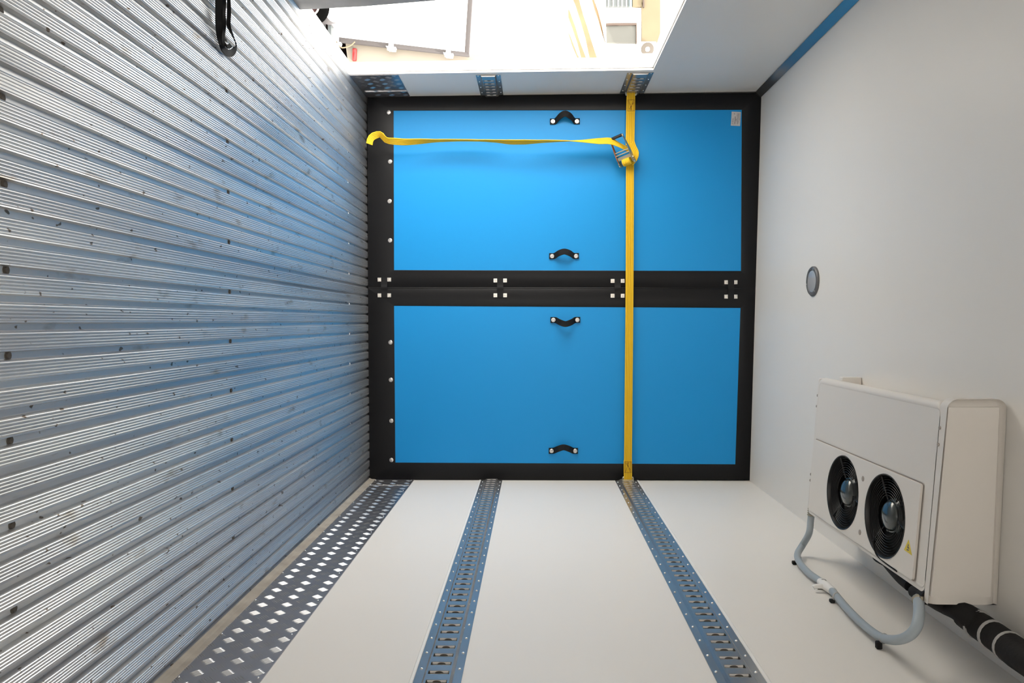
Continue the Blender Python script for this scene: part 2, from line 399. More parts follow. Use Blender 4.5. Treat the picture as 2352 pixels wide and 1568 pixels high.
# ------------------------------------------------------------------ lashing rails
def rail(x, nx, y0, y1, z0, z1, label, yr=1.7):
    """slotted load-lashing rail, flanges riveted to the wall"""
    t = thing('lashing_rail', label, 'lashing rail', (x, y1, (z0 + z1) / 2), 'slotted lashing rails on the side walls')
    W = z1 - z0; k = W / .131
    H = .0115
    P = [(0, 0), (0, .0025), (.0235, .0025), (.031, H), (.100, H), (.1075, .0025), (.131, .0025), (.131, 0)]
    bm = bmesh.new()
    X = lambda h: x + nx * h
    Z = lambda s: z0 + s * k
    for (s0, h0), (s1, h1) in zip(P, P[1:]):
        if (s0, s1) == (.031, .100): continue
        face(bm, [(X(h0), y0, Z(s0)), (X(h0), y1, Z(s0)), (X(h1), y1, Z(s1)), (X(h1), y0, Z(s1))])
    for yy in (y0, y1): face(bm, [(X(h), yy, Z(s)) for s, h in P])
    pit, sl, a, b = .05, .0195, .0365, .0945
    n = int((y1 - y0) / pit); yb = y1
    def q(ya, ybb, sa, sb, h=H, mi=0): face(bm, [(X(h), ya, Z(sa)), (X(h), ybb, Z(sa)), (X(h), ybb, Z(sb)), (X(h), ya, Z(sb))], mi)
    q(y0, y1, .031, a); q(y0, y1, b, .100)
    prev = y1
    for i in range(n):
        c = y1 - .03 - i * pit
        if c - sl / 2 < y0 + .005: break
        q(c + sl / 2, prev, a, b); prev = c - sl / 2
        # slot walls
        ya, yb2 = c - sl / 2, c + sl / 2
        for p0, p1 in (((ya, a), (ya, b)), ((yb2, a), (yb2, b)), ((ya, a), (yb2, a)), ((ya, b), (yb2, b))):
            face(bm, [(X(H), p0[0], Z(p0[1])), (X(H), p1[0], Z(p1[1])), (X(H - .0025), p1[0], Z(p1[1])), (X(H - .0025), p0[0], Z(p0[1]))], 0)
        # folded tab behind the far edge, with a half-round notch
        face(bm, [(X(H - .0008), yb2 - .0004, Z(a) + .003), (X(H - .0008), yb2 - .0004, Z(b) - .003), (X(.0048), yb2 - .0004, Z(b) - .003), (X(.0048), yb2 - .0004, Z(a) + .003)], 1)
        zm = Z((a + b) / 2)
        face(bm, [(X(.0046 + .0052 * math.sin(PI * j / 12)), yb2 - .0008, zm + .0115 * math.cos(PI * j / 12)) for j in range(13)], 2)
    q(y0, prev, a, b)
    ch = obj('channel', bm, ['galv', 'galv2', 'hole'], t); keep(ch)
    bm = bmesh.new()
    # backing web seen through the slots, with a round hole in each
    face(bm, [(X(.004), y0 + .002, Z(.032)), (X(.004), y1 - .002, Z(.032)), (X(.004), y1 - .002, Z(.099)), (X(.004), y0 + .002, Z(.099))])
    for i in range(n):
        c = y1 - .03 - i * pit
        if c - sl / 2 < y0 + .005: break
        zc_ = Z((a + b) / 2); r = .0115
        face(bm, [(X(.0046), c - .006 + r * math.cos(2 * PI * j / 20), zc_ + r * math.sin(2 * PI * j / 20)) for j in range(20)], 1)
        for s in (a + .001, b - .001):
            face(bm, [(X(.0046), c - sl / 2, Z(s) - .003), (X(.0046), c + sl / 2, Z(s) - .003), (X(.0046), c + sl / 2, Z(s) + .003), (X(.0046), c - sl / 2, Z(s) + .003)], 1)
    keep(obj('backing_strip', bm, ['galv2', 'hole'], t))
    rb = None; i = 0
    while y1 - .05 - i * .0955 > max(y0, yr):
        for s in (.0115, .1195):
            if rb is None:
                bm = bmesh.new(); dome(bm, (0, 0, 0), (nx, 0, 0), .0042, .0026); r = rb = obj('rivet', bm, 'rivet', t, True)
            else:
                r = rb.copy(); C.objects.link(r)
            r.parent = t; r.location = Vector((X(.0025), y1 - .05 - i * .0955, Z(s))) - t.location
        i += 1
    return t
z1a, z1b = (on_y(1102, 1107, D).z + on_x(956, 1568, XR).z) / 2, (on_y(1153, 1107, D).z + on_x(1061, 1568, XR).z) / 2
z2a, z2b = (on_y(1416, 1107, D).z + on_x(1639, 1568, XR).z) / 2, (on_y(1468, 1107, D).z + on_x(1748, 1568, XR).z) / 2
rail(XR, -1, .9, D - .004, z1a, z1b, 'long slotted steel rail on the right wall, lower one nearer the tread plate')
rail(XR, -1, .9, D - .004, z2a, z2b, 'long slotted steel rail on the right wall, upper one meeting the yellow strap')
l1a, l1b = on_y(1104, 209, D).z, on_y(1156, 209, D).z
l2a, l2b = on_y(1423, 209, D).z, on_y(1479, 209, D).z
rail(XL, 1, DY1 + .035, D - .004, l1a, l1b, 'short slotted rail stub between doorway and partition, lower one without strap')
rail(XL, 1, DY1 + .035, D - .004, l2a, l2b, 'short slotted rail stub between doorway and partition, upper one holding the yellow strap')
# silicone bead beside the lower right rail
bm = bmesh.new()
prism(bm, [(XR, .9, z1a - .012), (XR - .003, .9, z1a - .009), (XR - .003, .9, z1a - .002), (XR, .9, z1a)], (0, D - .9, 0))
prism(bm, [(XR, .9, z2b + .014), (XR - .003, .9, z2b + .010), (XR - .003, .9, z2b + .002), (XR, .9, z2b)], (0, D - .9, 0))
struct('trim_5', bm, 'jamb', 'pale silicone beads beside the right wall rails')

# ================================================================== partition
PT = .07
def quad_slab(bm, pts, y0, th, mi=0):
    return prism(bm, [(p[0], y0, p[1]) for p in pts], (0, th, 0), mi)
def partition(outer, inner, label, bolts, bolt_label=None):
    """outer/inner: 4 pixel corners (floor-left, ceiling-left, ceiling-right, floor-right)"""
    O = [on_y(u, v, D) for u, v in outer]; I = [on_y(u, v, D) for u, v in inner]
    c = Vector(((O[0].x + O[3].x) / 2, D, 0))
    t = thing('partition_panel', label, 'partition', c, 'blue partition panels')
    bm = bmesh.new()
    for i in range(4):
        j = (i + 1) % 4
        e = .006
        oo = [Vector((p.x, 0, p.z)) for p in (O[i], O[j])]; ii = [Vector((p.x, 0, p.z)) for p in (I[j], I[i])]
        prism(bm, [Vector((p.x, D + .0012, p.z)) for p in oo + ii], (0, PT, 0))
        # slightly pillowed padding
        m0 = (oo[0] * .96 + ii[1] * .04); m1 = (oo[1] * .96 + ii[0] * .04); n0 = (oo[0] * .04 + ii[1] * .96); n1 = (oo[1] * .04 + ii[0] * .96)
        A = [bm.verts.new((p.x, D + .0012, p.z)) for p in oo]; B = [bm.verts.new((p.x, D - .0005, p.z)) for p in (m0, m1)]
        E = [bm.verts.new((p.x, D - .001, p.z)) for p in (n0, n1)]; G = [bm.verts.new((p.x, D + .0012, p.z)) for p in (ii[1], ii[0])]
        for a, b in ((A, B), (B, E), (E, G)): bm.faces.new((a[0], a[1], b[1], b[0]))
    keep(obj('border', bm, 'black', t, True, angle=60))
    bm = bmesh.new(); quad_slab(bm, [(p.x, p.z) for p in I], D + .002, .06); keep(obj('blue_face', bm, 'blue', t))
    for (u, v) in bolts:
        p = on_y(u, v, D); b = bmesh.new()
        lathe(b, p, (0, -1, 0), [(.0125, -.002), (.0125, .0025), (.011, .0038), (.0065, .004), (.0065, .0065), (.004, .0068), (.003, .005), (0, .005)], 20)
        keep(obj('screw', b, 'bolt', t, True))
    return t
pl = partition([(844, 221), (1749, 213), (1741, 661), (845, 660)], [(904, 254), (1704, 252), (1702, 622), (905, 620)],
    'blue partition panel with black padded border beside the doorway, left half crossed by the strap tail',
    [(893, 258), (896, 371), (895, 462), (896, 552)])
pr = partition([(845, 662), (1740, 663), (1722, 1103), (847, 1103)], [(905, 702), (1701, 707), (1689, 1066), (908, 1062)],
    'blue partition panel with black padded border against the long white wall, right half',
    [(897, 786), (898, 872), (899, 966), (899, 1056)])
# black flap filling the padding into the rail recesses
def handle(t, u0, u1, v, lean, out=.042):
    a = on_y(u0, v, D - .004); b = on_y(u1, v, D - .004)
    ln = b.z - a.z; pts = []
    e = .017
    for s, o, l in ((-e / ln, 0, 0), (0, .001, 0), (.10, .004, .05), (.28, .75, .62), (.5, 1, 1), (.74, .72, .58), (.90, .004, .05), (1, .001, 0), (1 + e / ln, 0, 0)):
        pts.append(Vector((a.x + lean * l, a.y - out * o, a.z + ln * s)))
    P = smooth_path(pts, 5)
    bm = bmesh.new(); ribbon(bm, P, Vector((1, 0, 0)), .034, .0035)
    h = keep(obj('handle', bm, 'strapblack', t, True, angle=50)); h['label'] = 'black webbing pull handle'
    for p in (a, b):
        bb = bmesh.new(); lathe(bb, Vector((p.x, p.y - .003, p.z)), (0, -1, 0), [(.0125, 0), (.0125, .002), (.011, .0035), (.008, .0036), (.008, .007), (.005, .0078), (.0035, .0055), (0, .0055)], 22)
        q = obj('bolt', bb, 'bolt', h, True); q.matrix_parent_inverse = Matrix.Translation(-t.location)
        q.matrix_parent_inverse = (Matrix.Translation(t.location) @ h.matrix_parent_inverse).inverted()
handle(pl, 1270, 1325, 279, -.033); handle(pl, 1268, 1323, 588, -.022)
handle(pr, 1271, 1326, 734.5, .024); handle(pr, 1267, 1321, 1035, -.028)
# hinge straps across the middle seam
for (ua, ub, va, vb) in ((872, 894, 642, 678), (1138, 1160, 644, 678), (1407, 1430, 645, 679), (1668, 1689, 648, 681)):
    c = on_y((ua + ub) / 2, (va + vb) / 2, D)
    p0, p1 = on_y(ua, va - 4, D), on_y(ub, vb + 4, D)
    bm = bmesh.new(); P = smooth_path([(p0.x - .003, D - .003, c.z), (c.x - .02, D - .005, c.z), (c.x, D - .010, c.z), (c.x + .02, D - .005, c.z), (p1.x + .003, D - .003, c.z)], 5)
    ribbon(bm, P, Vector((0, 0, 1)), .036, .004)
    h = keep(obj('hinge_strap', bm, 'strapblack', pl, True))
    for u in (ua, ub):
        for vv in (va, vb):
            q = on_y(u, vv, D); bm = bmesh.new(); s = .0115
            vs = box(bm, q.x - s, q.x + s, D - .0045, D + .001, q.z - s, q.z + s); bevel(bm, vs, .0012, 1)
            lathe(bm, (q.x, D - .004, q.z), (0, -1, 0), [(.007, 0), (.006, .003), (.003, .0035), (0, .002)], 10)
            n_ = obj('square_nut', bm, 'nut', h); n_.matrix_parent_inverse = (Matrix.Translation(pl.location) @ h.matrix_parent_inverse).inverted()
# seam gasket
a, b = on_y(846, 661, D), on_y(1739, 662, D)
bm = bmesh.new(); tube(bm, [(a.x, D + .004, a.z), ((a.x + b.x) / 2, D + .004, (a.z + b.z) / 2), (b.x, D + .004, b.z)], .005, 8)
keep(obj('seam_bead', bm, 'black', pl, True))
# rating label
lb = [on_y(u, v, D - .002) for u, v in ((1681, 256), (1702, 257), (1700, 289), (1679, 288))]
bm = bmesh.new(); prism(bm, [(p.x, D - .0002, p.z) for p in lb], (0, .002, 0)); L = keep(obj('paper_label', bm, 'label', pl)); L['label'] = 'white rating sticker with rows of small print'
bm = bmesh.new()
ex = (lb[3] - lb[0]); ez = (lb[1] - lb[0])
for s, w_, a0, a1 in ((.14, .05, .5, .92), (.24, .05, .45, .95), (.30, .1, .12, .2), (.42, .09, .35, .93), (.52, .06, .5, .7), (.62, .05, .1, .9), (.72, .05, .1, .9), (.82, .04, .1, .85), (.90, .04, .1, .6)):
    x = a0
    while x < a1:
        ln = random.uniform(.03, .10); q = []
        for e, f in ((x, s - w_ / 2), (min(x + ln, a1), s - w_ / 2), (min(x + ln, a1), s + w_ / 2), (x, s + w_ / 2)):
            p = lb[0] + ex * e + ez * f; q.append((p.x, D - .0006, p.z))
        face(bm, q); x += ln + .025
q = obj('small_print', bm, 'ink', L); q.matrix_parent_inverse = (Matrix.Translation(pl.location) @ L.matrix_parent_inverse).inverted()

# ================================================================== yellow ratchet strap
st = thing('ratchet_strap', 'yellow ratchet strap stretched across both blue panels with a loose hanging tail', 'strap', (0, D - .03, on_y(1446, 660, D).z))
def par(o, chain):
    """matrix_parent_inverse for a sub-part built in world coordinates"""
    o.matrix_parent_inverse = Matrix.Translation(-Vector(chain.location)); return o
YS = D - .030
sA = on_y(1449, 222, YS); sB = on_y(1447, 334, YS - .01); sC = on_y(1447, 368, YS - .012); sD = on_y(1446, 660, YS); sE = on_y(1442, 1096, YS)
bm = bmesh.new()
ribbon(bm, smooth_path([sA, (sA * .6 + sB * .4), sB], 4), Vector((0, 0, 1)), .050, .0022, 5)
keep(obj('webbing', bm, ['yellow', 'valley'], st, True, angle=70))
bm = bmesh.new()
ribbon(bm, smooth_path([sC, sD, sE], 6), Vector((0, 0, 1)), .0455, .0022, 5)
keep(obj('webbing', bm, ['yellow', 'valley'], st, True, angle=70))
# doubled sewn ends with stitching
for (p, sg, nm) in ((on_y(1449, 212, YS), 1, 'l'), (on_y(1442, 1102, YS), -1, 'r')):
    bm = bmesh.new(); x0 = p.x; 
    ribbon(bm, [Vector((x0, YS - .004, p.z)), Vector((x0 + sg * .06, YS - .004, p.z)), Vector((x0 + sg * .115, YS - .0035, p.z))], Vector((0, 0, 1)), .048, .002, 5)
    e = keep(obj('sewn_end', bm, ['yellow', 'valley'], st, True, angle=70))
    bm = bmesh.new(); y = YS - .0068
    def th(a, b, r=.0011):
        tube(bm, [(x0 + sg * a[0], y, p.z + a[1]), (x0 + sg * b[0], y, p.z + b[1])], r, 5, 0, 2, False)
    th((.045, -.021), (.045, .021)); th((.108, -.021), (.108, .021)); th((.045, -.018), (.108, -.018)); th((.045, .018), (.108, .018))
    th((.048, -.014), (.105, .004)); th((.105, -.004), (.050, .012)); th((.06, .015), (.1, -.012))
    s_ = obj('stitching', bm, 'stitch', e); s_.matrix_parent_inverse = (Matrix.Translation(st.location) @ e.matrix_parent_inverse).inverted()
    # rail fitting
    bm = bmesh.new()
    vs = box(bm, min(x0 - sg * .012, x0 + sg * .004), max(x0 - sg * .012, x0 + sg * .004), YS - .012, YS + .008, p.z - .033, p.z + .033)
    bevel(bm, vs, .003, 2)
    for sd in (-1, 1):
        zz = p.z + sd * .029
        tube(bm, [(x0 - sg * .01, YS - .006, zz), (x0 + sg * .012, YS - .008, zz), (x0 + sg * .018, YS - .004, zz - sd * .004)], .0045, 8, 0, 3)
    # tongue reaching the rail slot
    xw = XL + .012 if sg > 0 else XR - .012
    vs = box(bm, min(x0 - sg * .006, xw), max(x0 - sg * .006, xw), YS - .004, YS + .022, p.z - .024, p.z + .024); bevel(bm, vs, .002, 1)
    keep(obj('end_fitting', bm, 'zinc', st, True))
# ratchet
B0 = on_y(1444.5, 377, D - .062); B1 = on_y(1415.5, 315, D - .125)
ax = (B1 - B0); LN = ax.length; ax.normalize()
wx = (on_y(1430, 310, D - .125) - on_y(1401, 319, D - .125)); wx = (wx - ax * wx.dot(ax)).normalized()
nx_ = ax.cross(wx).normalized()
if nx_.y > 0: nx_ = -nx_
tl_ = math.radians(28); wx, nx_ = wx * math.cos(tl_) + nx_ * math.sin(tl_), nx_ * math.cos(tl_) - wx * math.sin(tl_)
def lp(a, b, c): return B0 + ax * a * LN + wx * b * 1.22 + nx_ * c
rt = obj('ratchet', (lambda bm: (prism(bm, [lp(.04, -.031, -.010), lp(.04, .031, -.010), lp(.10, .031, -.012), lp(.10, -.031, -.012)], nx_ * .004),
        [prism(bm, [lp(a, s, -.012), lp(.0, s, .010), lp(.12, s, .026), lp(.34, s, .024), lp(.58, s, .012), lp(.60, s, .002), lp(.30, s, -.014)], wx * (.0035 if s > 0 else -.0035)) for s in (-.034, .031) for a in (-.03,)],
        bm)[-1])(bmesh.new()), 'zinc', st); keep(rt)
def sub(name, bm, m, sm=True, lab=None):
    o = obj(name, bm, m, rt, sm); o.matrix_parent_inverse = (Matrix.Translation(st.location) @ rt.matrix_parent_inverse).inverted()
    if lab: o['label'] = lab
    return o
for s, nm, m_ in ((-.0365, 'handle_arm', 'orange'), (.0355, 'handle_arm', 'zinc')):
    bm = bmesh.new()
    vs = prism(bm, [lp(.06, s, .0), lp(.10, s, .022), lp(.30, s, .030), lp(.60, s, .020), lp(.97, s * .9, .010), lp(1.03, s * .9, .004), lp(1.03, s * .9, -.006), lp(.95, s * .9, -.008), lp(.5, s, -.004), lp(.25, s, -.004)], wx * .0025)
    sub(nm, bm, m_, False, 'rust orange handle arm' if m_ == 'orange' else None)
bm = bmesh.new(); tube(bm, [lp(1.0, -.034, 0), lp(1.0, .028, 0)], .0085, 14, 0, 2, False); sub('grip', bm, 'grip')
for q_ in ([lp(1.0, -.0345, 0), lp(1.0, .0345, 0)], [lp(.52, -.034, .014), lp(.52, .034, .014)], [lp(.43, -.034, .018), lp(.43, .034, .018)]):
    bm = bmesh.new(); tube(bm, q_, .0034, 10, 0, 2, False); sub('crossbar', bm, 'zinc')
bm = bmesh.new(); prism(bm, [lp(.24, -.033, .015), lp(.24, .033, .015), lp(.36, .033, .019), lp(.36, -.033, .019)], nx_ * .003); sub('lock_plate', bm, 'zinc', False)
bm = bmesh.new()
u_ = [(.0, .0), (.015, .0), (.0195, .003), (.021, .010), (.021, .022)]
pr_ = []
for i in range(0, 41):
    f = i / 40; r = .0205 + .0022 * abs(math.sin(f * PI * 5)) - (.004 if i in (0, 40) else 0); pr_.append((r, -.024 + .048 * f))
lathe(bm, lp(.13, 0, .012), wx, [(0, -.024)] + pr_ + [(0, .024)], 24)
o = sub('webbing_roll', bm, 'yellow')
for sd in (-.0395, .037):                        # toothed spindle wheels
    bm = bmesh.new(); c = lp(.13, sd, .012); pg = []
    for i in range(12):
        a = 2 * PI * i / 12
        pg += [c + (ax * math.cos(a) + nx_ * math.sin(a)) * .019, c + (ax * math.cos(a + .35) + nx_ * math.sin(a + .35)) * .014]
    prism(bm, pg, wx * .003); sub('ratchet_wheel', bm, 'zinc', False)
# webbing loop bulging behind the ratchet
lo = [on_y(1449, 326, D - .035), on_y(1453, 338, D - .05), on_y(1459, 352, D - .075), on_y(1456, 364, D - .07), on_y(1447, 374, D - .052)]
bm = bmesh.new(); ribbon(bm, smooth_path(lo, 5), [Vector((.1, -.5, 1)).normalized()] * 21, .042, .0022, 5)
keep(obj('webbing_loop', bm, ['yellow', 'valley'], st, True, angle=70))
# loose tail hanging to the floor
tail = [(1447, 346, .060, 40), (1425, 334, .10, 40), (1402, 324, .125, 22), (1375, 324, .12, 30), (1340, 324, .125, 60), (1300, 323.5, .125, 82), (1262, 324, .125, 93),
        (1235, 325, .125, 100), (1205, 326, .125, 112), (1170, 326, .12, 112), (1140, 324, .12, 97), (1100, 322.5, .115, 88), (1050, 322, .115, 90), (1000, 323, .115, 98),
        (965, 324.5, .12, 118), (930, 326, .125, 132), (905, 324.5, .135, 135)]
pts = [on_y(u, v, D - y) for u, v, y, _ in tail]; P = smooth_path(pts, 6); W = []
for i in range(len(tail) - 1):
    for s in range(6):
        a = math.radians(tail[i][3] + (tail[i + 1][3] - tail[i][3]) * s / 6); W.append(Vector((math.cos(a), math.sin(a) * -1, 0)))
W.append(Vector((math.cos(math.radians(135)), -math.sin(math.radians(135)), 0)))
end = [on_y(u, v, D - y) for u, v, y in ((893, 323.5, .137), (886, 321, .14), (881, 316, .145), (877, 311, .15), (872, 309, .155), (865, 310, .165), (857, 313, .178), (852, 318, .187), (849.5, 324, .19), (848.5, 331, .19))]
n0 = len(P); P += end
for i in range(n0, len(P)):
    T = (P[min(i + 1, len(P) - 1)] - P[i - 1]).normalized(); Y_ = Vector((0, 1, 0))
    W.append((-(T.cross(Y_)) * .62 - Y_ * .78).normalized())
for p in P: p.z = max(p.z, .012)
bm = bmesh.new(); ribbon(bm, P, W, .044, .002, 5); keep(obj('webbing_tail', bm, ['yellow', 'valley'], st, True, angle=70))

# ================================================================== ceiling evaporator
HZ = 1.29
zc0 = zceil(.215)
NY = .98; dn = on_z(2307, 1100, zc0).y          # near plane of the unit
p = on_y(2171, 1100, dn); ZU = p.z               # underside height
yf = on_z(1882, 868, ZU).y + .012
ux0 = on_y(2160, 914, dn).x; ux1 = on_y(2140, 1376, dn).x
print('unit near %.3f far %.3f under %.3f x %.3f..%.3f ceil %.3f' % (dn, yf, ZU, ux0, ux1, zc0))
SU, ST = -.078, (ZR - ZL) / (XR - XL)            # the drip side hangs lower
def on_u(u, v, k=0):
    z = ZU
    for _ in range(6):
        p = on_z(u, v, z + k); z = ZU + SU * (p.x - ux0)
    p.z = ZU + k; return p
ZNEAR = zceil(ux0)
ev = thing('evaporator_unit', 'off-white two-fan cooling unit bolted under the ceiling', 'cooling unit', ((ux0 + ux1) / 2, (dn + yf) / 2, zc0))
ysp = dn + .022        # split between main cover and front cap
fans = []
for (u, v, vr) in ((1939, 1130, 161), (2036, 1184, 184)):
    c = on_u(u, v); fans.append(c)
FR = .1255
# underside plate with fan holes
mx0, mx1 = ux0 + .012, ux1 - .004
bm = bmesh.new()
def rr(x0, x1, y0, y1, r, n=6, corners=(1, 1, 1, 1)):
    out = []
    for (cx, cy, a0, on) in ((x1 - r, y1 - r, 0, corners[0]), (x0 + r, y1 - r, 90, corners[1]), (x0 + r, y0 + r, 180, corners[2]), (x1 - r, y0 + r, 270, corners[3])):
        for i in range(n + 1):
            a = math.radians(a0 + 90 * i / n); out.append((cx + r * math.cos(a), cy + r * math.sin(a)))
    return out
holed(bm, rr(mx0 + .014, mx1 - .004, ysp, yf - .014, .02), [circle(f.x, f.y, FR) for f in fans], ZU + .006, .010)
bmesh.ops.recalc_face_normals(bm, faces=bm.faces[:])
keep(obj('underside_panel', bm, 'unit', ev))
# hollow side skirt leaning inward, with rounded lower edge
def skirt(bm, x0, x1, y0, y1, prof, r=.03):
    """prof: (inset, z) rings around a rounded rectangle"""
    rings = []
    for ins, z in prof:
        rings.append([bm.verts.new((x, y, z)) for x, y in rr(x0 + ins, x1 - ins, y0, y1 - ins, max(.004, r - ins * .5))])
    for A, B in zip(rings, rings[1:]):
        for i in range(len(A)): bm.faces.new((A[i], A[(i + 1) % len(A)], B[(i + 1) % len(B)], B[i]))
    return rings
bm = bmesh.new()
skirt(bm, mx0, mx1, ysp, yf, [(.030, ZU + .008), (.022, ZU + .001), (.014, ZU), (.006, ZU + .004), (.001, ZU + .012), (0, ZU + .02), (.012, ZU + .075), (.035, zc0 - .012)])
keep(obj('side_cover', bm, 'unit', ev, True, angle=50))
# body filling the unit above the covers (coil box)
bm = bmesh.new(); box(bm, mx0 + .06, mx1 - .05, ysp + .02, yf - .03, zc0 - .05, zc0 + .004)
keep(obj('mounting_tray', bm, 'unit', ev))
bm = bmesh.new(); box(bm, mx0 + .03, mx0 + .10, yf - .045, yf - .028, ZU + .03, zc0 - .002); keep(obj('copper_coil', bm, 'copper', ev))
# far outlet lip
bm = bmesh.new(); vs = box(bm, mx0 + .004, mx1 - .004, yf - .004, yf + .012, ZU + .006, ZU + .028); bevel(bm, vs, .005, 2); keep(obj('outlet_lip', bm, 'unit', ev, True))
bm = bmesh.new(); vs = box(bm, mx0 - .002, mx0 + .055, yf - .03, yf + .006, zc0 - .075, zc0 - .001); bevel(bm, vs, .004, 2); keep(obj('corner_bracket', bm, 'unit', ev, True))
# raised fan deck
dz = ZU
pA = on_u(1884, 1012); pB = on_u(2121, 1113)
pts = [pA.x]
bm = bmesh.new(); fx0 = (pA.x + pB.x) / 2; fy1 = yf - .035; fy0 = pB.y
holed(bm, rr(fx0, mx1 - .022, fy0, fy1, .008, 3), [circle(f.x, f.y, FR + .0015) for f in fans], dz - .0035, .006)
keep(obj('fan_deck', bm, 'unit', ev))
bm = bmesh.new()
o_ = rr(fx0 - .0035, mx1 - .018, fy0 - .0035, fy1 + .0035, .010, 3); i_ = rr(fx0, mx1 - .022, fy0, fy1, .008, 3)
A = [bm.verts.new((x, y, dz - .0006)) for x, y in o_]; B = [bm.verts.new((x, y, dz - .0006)) for x, y in i_]
for i in range(len(A)): bm.faces.new((A[i], A[(i + 1) % len(A)], B[(i + 1) % len(B)], B[i]))
keep(obj('deck_seam', bm, 'unitdark', ev))
# fans
for f in fans:
    bm = bmesh.new(); z0 = dz - .006; up = (0, 0, 1)
    lathe(bm, (f.x, f.y, z0), up, [(FR + .0035, .003), (FR + .002, -.002), (FR - .001, -.001), (FR - .004, .006), (FR - .004, .05), (0, .05)], 56, cap=False)
    fo = keep(obj('fan', bm, 'fan', ev, True)); fo['label'] = 'black round fan with glossy hub'
    def fs(name, bm, m): 
        o = obj(name, bm, m, fo, True); o.matrix_parent_inverse = (Matrix.Translation(ev.location) @ fo.matrix_parent_inverse).inverted(); return o
    bm = bmesh.new(); lathe(bm, (f.x, f.y, z0 + .052), (0, 0, -1), [(.056, 0), (.056, .028), (.050, .034), (.047, .034), (.046, .038), (.036, .046), (.018, .050), (0, .051)], 36)
    for a in (20, 110, 200, 290):
        lathe(bm, (f.x + .052 * math.cos(math.radians(a)), f.y + .052 * math.sin(math.radians(a)), z0 + .024), (0, 0, -1), [(.005, 0), (.005, .005), (.002, .007), (0, .007)], 8)
    fs('hub', bm, 'hub')
    for i in range(7):
        a0 = 2 * PI * i / 7; bm = bmesh.new(); G = []
        for s in range(6):
            r = .054 + (FR - .012 - .054) * s / 5; tw_ = .40 - .2 * s / 5; row = []
            for q in range(4):
                aa = a0 + (q / 3 - .5) * .72 + s * .05
                row.append(bm.verts.new((f.x + r * math.cos(aa), f.y + r * math.sin(aa), z0 + .034 - (q / 3 - .5) * .05 * tw_ * 1.6)))
            G.append(row)
        for A, B in zip(G, G[1:]):
            for q in range(3): bm.faces.new((A[q], A[q + 1], B[q + 1], B[q]))
        bmesh.ops.solidify(bm, geom=bm.faces[:], thickness=.0015)
        fs('fan_blade', bm, 'fan')
    bm = bmesh.new()
    for a in (35, 155, 275):
        ca, sa = math.cos(math.radians(a)), math.sin(math.radians(a))
        tube(bm, [(f.x + .05 * ca, f.y + .05 * sa, z0 + .016), (f.x + (FR - .003) * ca, f.y + (FR - .003) * sa, z0 + .006)], .003, 8, 0, 2, False)
    for r in [.062 + .008 * i for i in range(8)]:
        tube(bm, [(f.x + r * math.cos(2 * PI * i / 40), f.y + r * math.sin(2 * PI * i / 40), z0 + .009) for i in range(41)], .0008, 4, 0, 1, False)
    fs('fan_guard', bm, 'fan')
# front cap: deeper rounded hood up to the ceiling
bm = bmesh.new()
vs = box(bm, ux0 + .002, ux1 + .014, dn, ysp - .002, ZU + .001, zc0 - .001)
es = [e for e in bm.edges if not all(v.co.x > ux1 for v in e.verts)]
bmesh.ops.bevel(bm, geom=es, offset=.028, segments=8, profile=.5, affect='EDGES')
keep(obj('front_hood', bm, 'unit', ev, True, angle=65))
bm = bmesh.new(); box(bm, mx0 + .012, mx1 - .006, ysp - .03, ysp + .03, ZU + .004, zc0 - .02); keep(obj('seam_filler', bm, 'unit', ev))
# fasteners and stickers
for (u, v) in ((1983, 1099), (1976, 1222)):
    c = on_u(u, v, -.006); bm = bmesh.new(); lathe(bm, c, (0, 0, -1), [(.009, -.001), (.009, .001), (.006, .002), (0, .0012)], 16); keep(obj('fastener', bm, 'unitdark', ev, True))
for (u, v) in ((1876, 907), (1875, 932), (1862, 1088), (1861, 1102)):
    c = on_u(u, v, .003); c.y = min(c.y, yf - .008); bm = bmesh.new(); lathe(bm, c, (0, 0, -1), [(.005, -.004), (.005, .003), (0, .005)], 10); keep(obj('screw', bm, 'unitdark', ev, True))
for (u, v) in ((2167, 984), (2163, 1023)):
    c = on_u(u, v, .001); c.y = ysp - .004; bm = bmesh.new(); lathe(bm, c, (0, 0, -1), [(.005, -.004), (.005, .002), (0, .003)], 10); keep(obj('screw', bm, 'unitdark', ev, True))
tri = [on_u(u, v, -.0072) for u, v in ((2087.5, 1239), (2095, 1275), (2077, 1262))]
bm = bmesh.new(); prism(bm, tri, (0, 0, .001)); wl_ = keep(obj('warning_sticker', bm, 'warn', ev)); wl_['label'] = 'yellow warning triangle'
bm = bmesh.new(); g = (tri[0] + tri[1] + tri[2]) / 3; m2 = (tri[1] + tri[2]) / 2
def tp(a, b): return Vector(g + (tri[0] - g) * a + (tri[1] - tri[2]) * b + Vector((0, 0, -.0004)))
for q in ([(.55, -.02), (.42, .09), (.12, .03), (.15, -.06)], [(.2, .12), (.02, .2), (-.02, -.08), (.12, -.1)], [(-.1, .14), (-.25, .1), (-.3, -.18), (-.12, -.1)]):
    face(bm, [tp(*x) for x in q])
q = obj('pictogram', bm, 'ink', wl_); q.matrix_parent_inverse = (Matrix.Translation(ev.location) @ wl_.matrix_parent_inverse).inverted()

def shear(o):
    for v in o.data.vertices:
        f = min(1.1, max(0, (zc0 - v.co.z) / (zc0 - ZU))); v.co.z += (v.co.x - ux0) * (SU * f + ST * (1 - f))
    for c in o.children: shear(c)
for c in ev.children: shear(c)
